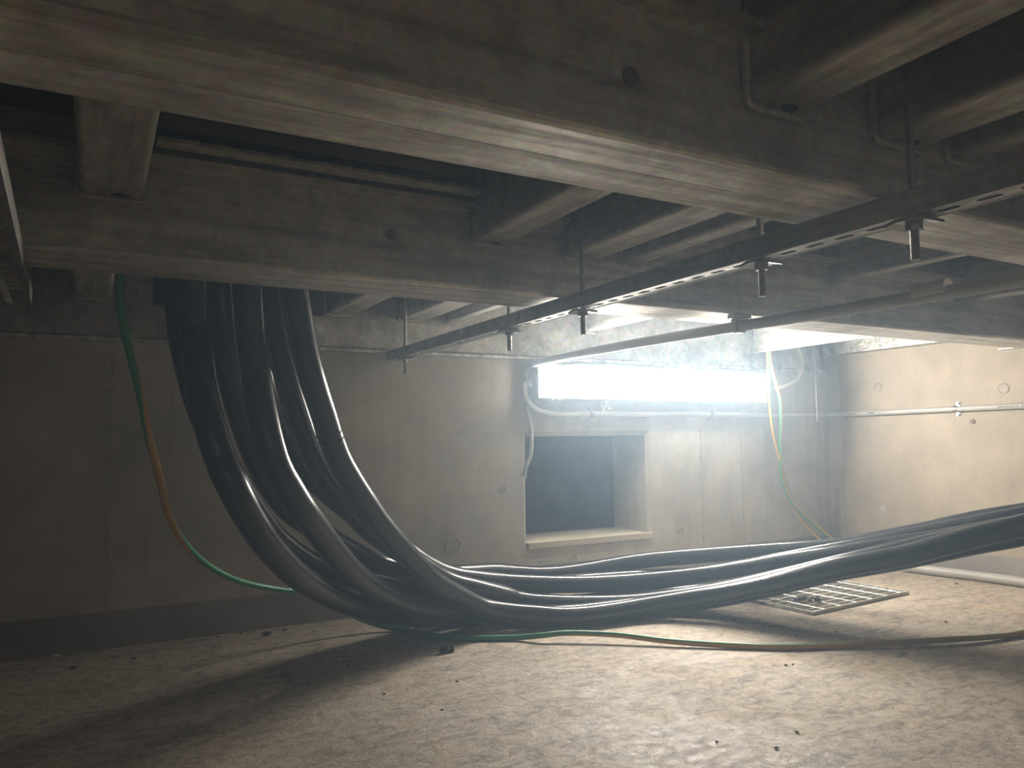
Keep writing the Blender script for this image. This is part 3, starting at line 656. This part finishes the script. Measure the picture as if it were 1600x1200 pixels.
for k in order:
    P = [Vector(p) for p in CABLES[k]]
    d = P[-1]-dref
    P = [Vector((P[0].x, P[0].y, 1.174)), Vector((P[0].x, P[0].y, 1.08))] + P
    for q, s in (((2.50, .79, .52), .9), ((2.60, .60, .70), .6), ((2.63, .52, .95), .35), ((2.63, .51, 1.174), .3)):
        P.append(Vector((q[0]+d.x, q[1]+d.y*s, q[2]+d.z*s)))
    bmc = tube(spline(P, 4), .030, 24)
    if k == 'D':
        t = thing('power_cable', labs[k], 'cable', (P[len(P)//2].x, P[len(P)//2].y, 0), 'black cable bundle')
        part('sheath', bmc, 'cable', t, True)
        i = min(range(len(P)), key=lambda m: abs(P[m].z-.62))
        T = (P[i+1]-P[i-1]).normalized(); N = T.orthogonal().normalized(); B = T.cross(N)
        for dz in (-.012, .006):
            c = P[i]+T*dz; R = [c+(N*math.cos(a)+B*math.sin(a))*.0303 for a in [2*math.pi*j/28 for j in range(29)]]
            part('tie_band', tube(R, .0013, 6), 'rubber', t, True)
    else:
        solo('power_cable', bmc, 'cable', labs[k], 'cable', 'black cable bundle', True)
solo('cable_support_plate', box(.108, .50, 1.885, 1.915, .924, 1.1755, .003), 'rubber', 'black plate hanging behind the tops of the black cables', 'plate')

# ------------------------------------------------------------------ green and yellow ground wires
P = [(0.05, 1.66, 1.174), (0.046, 1.675, 1.06), (0.040, 1.685, 0.978), (0.036, 1.694, 0.935), (0.041, 1.718, 0.871), (0.062, 1.759, 0.785), (0.076, 1.778, 0.733), (0.101, 1.819, 0.625), (0.13, 1.88, 0.525), (0.15, 1.921, 0.45), (0.19, 1.996, 0.373), (0.251, 2.083, 0.303), (0.325, 2.161, 0.247), (0.404, 2.235, 0.207), (0.485, 2.285, 0.178), (0.57, 2.332, 0.151), (0.68, 2.372, 0.085), (0.77, 2.375, 0.035), (0.84, 2.348, 0.011), (0.883, 2.29, 0.009), (0.908, 2.226, 0.009), (0.967, 2.142, 0.009), (1.049, 2.089, 0.009), (1.133, 2.042, 0.01), (1.185, 1.99, 0.02), (1.254, 1.953, 0.026), (1.37, 1.867, 0.024), (1.482, 1.76, 0.014), (1.623, 1.642, 0.009), (1.728, 1.562, 0.009), (1.854, 1.502, 0.009), (1.982, 1.442, 0.012), (2.186, 1.358, 0.014), (2.353, 1.316, 0.01), (2.462, 1.305, 0.009), (2.75, 1.3, 0.009), (2.96, 1.29, 0.009), (3.09, 1.18, 0.009), (3.15, .95, 0.009), (3.17, .5, 0.009), (3.17, -.8, 0.009)]
solo('ground_wire', tube(spline(P, 6), .0085, 14), 'wire', 'thick green and yellow ground wire hanging at left and snaking across the floor in front', 'wire', smooth=True)
def far(P, s): return [(x*s, y*s, .611+(z-.611)*s) for x, y, z in P]
W1 = [(2.338, 2.139, 1.085), (2.339, 2.139, .989), (2.34, 2.143, .931), (2.345, 2.15, .811), (2.352, 2.154, .71), (2.376, 2.161, .608), (2.399, 2.165, .544), (2.447, 2.172, .414), (2.492, 2.177, .322), (2.552, 2.174, .247), (2.596, 2.153, .194), (2.674, 2.116, .13)]
W2 = [(2.33, 2.121, 1.085), (2.33, 2.121, .987), (2.331, 2.125, .929), (2.335, 2.127, .891), (2.349, 2.123, .83), (2.369, 2.118, .759), (2.376, 2.121, .683), (2.392, 2.145, .557), (2.413, 2.160, .429), (2.458, 2.160, .345), (2.507, 2.155, .296), (2.57, 2.145, .246), (2.626, 2.117, .194), (2.696, 2.085, .146)]
w1 = far(W1, 1.173); w1.append((3.17, 2.44, .012)); w2 = far(W2, 1.18); w2.append((3.205, 2.42, .06))
solo('ground_wire', tube(spline(w1, 6), .0078, 12), 'wire_b', 'thin yellow ground wire hanging beside the lamp right end, the straighter of two', 'wire', 'wires hanging by the lamp', True)
solo('ground_wire', tube(spline(w2, 6), .0078, 12), 'wire_c', 'thin green ground wire hanging beside the lamp right end, the one that bulges right', 'wire', 'wires hanging by the lamp', True)

# ------------------------------------------------------------------ floor grating
t = thing('floor_grating', 'galvanised steel floor grating lying over the sump by the right wall', 'grating', (*G(GW/2, GD/2), -.0165))
def gbox(a0, a1, b0, b1, z0, z1):
    bm = new(); v = [bm.verts.new((*G(a, b), z)) for a in (a0, a1) for b in (b0, b1) for z in (z0, z1)]
    for f in ((0,1,3,2), (4,6,7,5), (0,4,5,1), (2,3,7,6), (0,2,6,4), (1,5,7,3)): bm.faces.new([v[i] for i in f])
    return bm
for q in ((0, GW, 0, .006), (0, GW, GD-.006, GD), (0, .006, .006, GD-.006), (GW-.006, GW, .006, GD-.006)): part('frame_bar', gbox(*q, -.0165, .012), 'galv', t)
for k in range(1, 12): part('bearing_bar', gbox(.006, GW-.006, GD*k/12-.002, GD*k/12+.002, -.014, .0095), 'galv', t)
for k in range(1, 7):
    a = GW*(k-.25)/6.2
    P = [(*G(a, .006+(GD-.012)*j/30), .0095) for j in range(31)]
    part('twisted_cross_rod', tube(P, .0042, 6, rfun=lambda i, L: .0036-.0012*(i % 2)), 'galv_light', t)
bm = new()
for k in range(7):
    b_ = chip_bm(random.uniform(.012, .022), .45); off = Vector((2.262+random.uniform(-.035, .035), 1.93+random.uniform(-.02, .02), .0125))
    for v in b_.verts: v.co += off
    me = bpy.data.meshes.new('tmp'); b_.to_mesh(me); b_.free(); bm.from_mesh(me); bpy.data.meshes.remove(me)
solo('dirt_clump', bm, 'chip', 'dark clump of dirt lying on the floor grating', 'debris')

# pipe along the foot of the right wall
t = thing('floor_pipe', 'pale plastic pipe lying along the foot of the right wall with an open end', 'pipe', (3.2, 1.2, 0))
P = [(3.145, 2.115, .021), (3.175, 1.95, .021), (3.205, 1.75, .021), (3.218, 1.5, .021), (3.222, 1.1, .021), (3.222, .2, .021), (3.222, -.8, .021)]
part('tube_run', tube(spline(P, 6), .0195, 18), 'pvc', t, True)
part('end_socket', tube([(3.1445, 2.118, .0225), (3.141, 2.135, .0225), (3.138, 2.155, .0225)], .0215, 18), 'pvc_light', t, True)
part('bore', disc(new(), (3.1378, 2.1555, .0225), 'y', .016, .0008, 16), 'darkhole', t)

# ------------------------------------------------------------------ litter on the floor
bm = new(); bx(bm, -.016, .002, -.008, .008, 0, .018); bx(bm, .002, .016, -.004, .004, 0, .007); bx(bm, .014, .022, -.008, .008, 0, .016); bx(bm, -.022, -.016, -.003, .003, .004, .011)
bmesh.ops.bevel(bm, geom=bm.edges[:], offset=.0012, segments=1, affect='EDGES')
for v in bm.verts: v.co += Vector((.894, 2.037, .0005))
solo('plastic_clip', bm, 'rubber', 'small broken black plastic clip on the floor in front of the cable bend', 'clip')
spots = [(.447, 2.06, .011, 0), (.491, 2.513, .012, 0), (.622, 1.789, .004, 0), (.351, 1.925, .005, 0), (-.084, 2.575, .011, 1), (-.036, 2.42, .009, 0), (.112, 2.435, .006, 0), (2.90, 2.117, .006, 1), (3.06, 1.868, .007, 0), (1.277, 1.129, .005, 0), (1.101, 1.175, .004, 0),
         (1.178, 1.093, .0045, 0), (1.881, 1.649, .004, 0), (.617, 2.061, .005, 0), (.814, 1.786, .004, 0), (.70, 1.62, .004, 0), (1.62, 1.46, .005, 0), (1.64, 1.455, .004, 0), (2.02, 1.62, .004, 0), (.55, 2.535, .007, 0), (.35, 2.56, .006, 0), (2.42, 1.52, .005, 0), (.42, 2.57, .006, 0), (.46, 2.575, .005, 0)]
for x, y, r, pale in spots:
    b_ = chip_bm(r, .45)
    for v in b_.verts: v.co = Vector((v.co.x*1.3+x, v.co.y+y, v.co.z+.0003))
    if pale: solo('debris_chip', b_, 'chip_pale', 'pale crumb of concrete on the floor ' + ('near the left foot of the back wall' if x < 1 else 'beyond the right corner of the grating'), 'debris')
    else:
        where = 'along the foot of the back wall' if y > 2.4 else ('near the right wall' if x > 2.5 else ('before the ground wire' if x > 1 else 'in the cable shadows at left'))
        solo('debris_chip', b_, 'chip', 'small dark chip of debris on the floor ' + where, 'debris', 'dark chips ' + where)
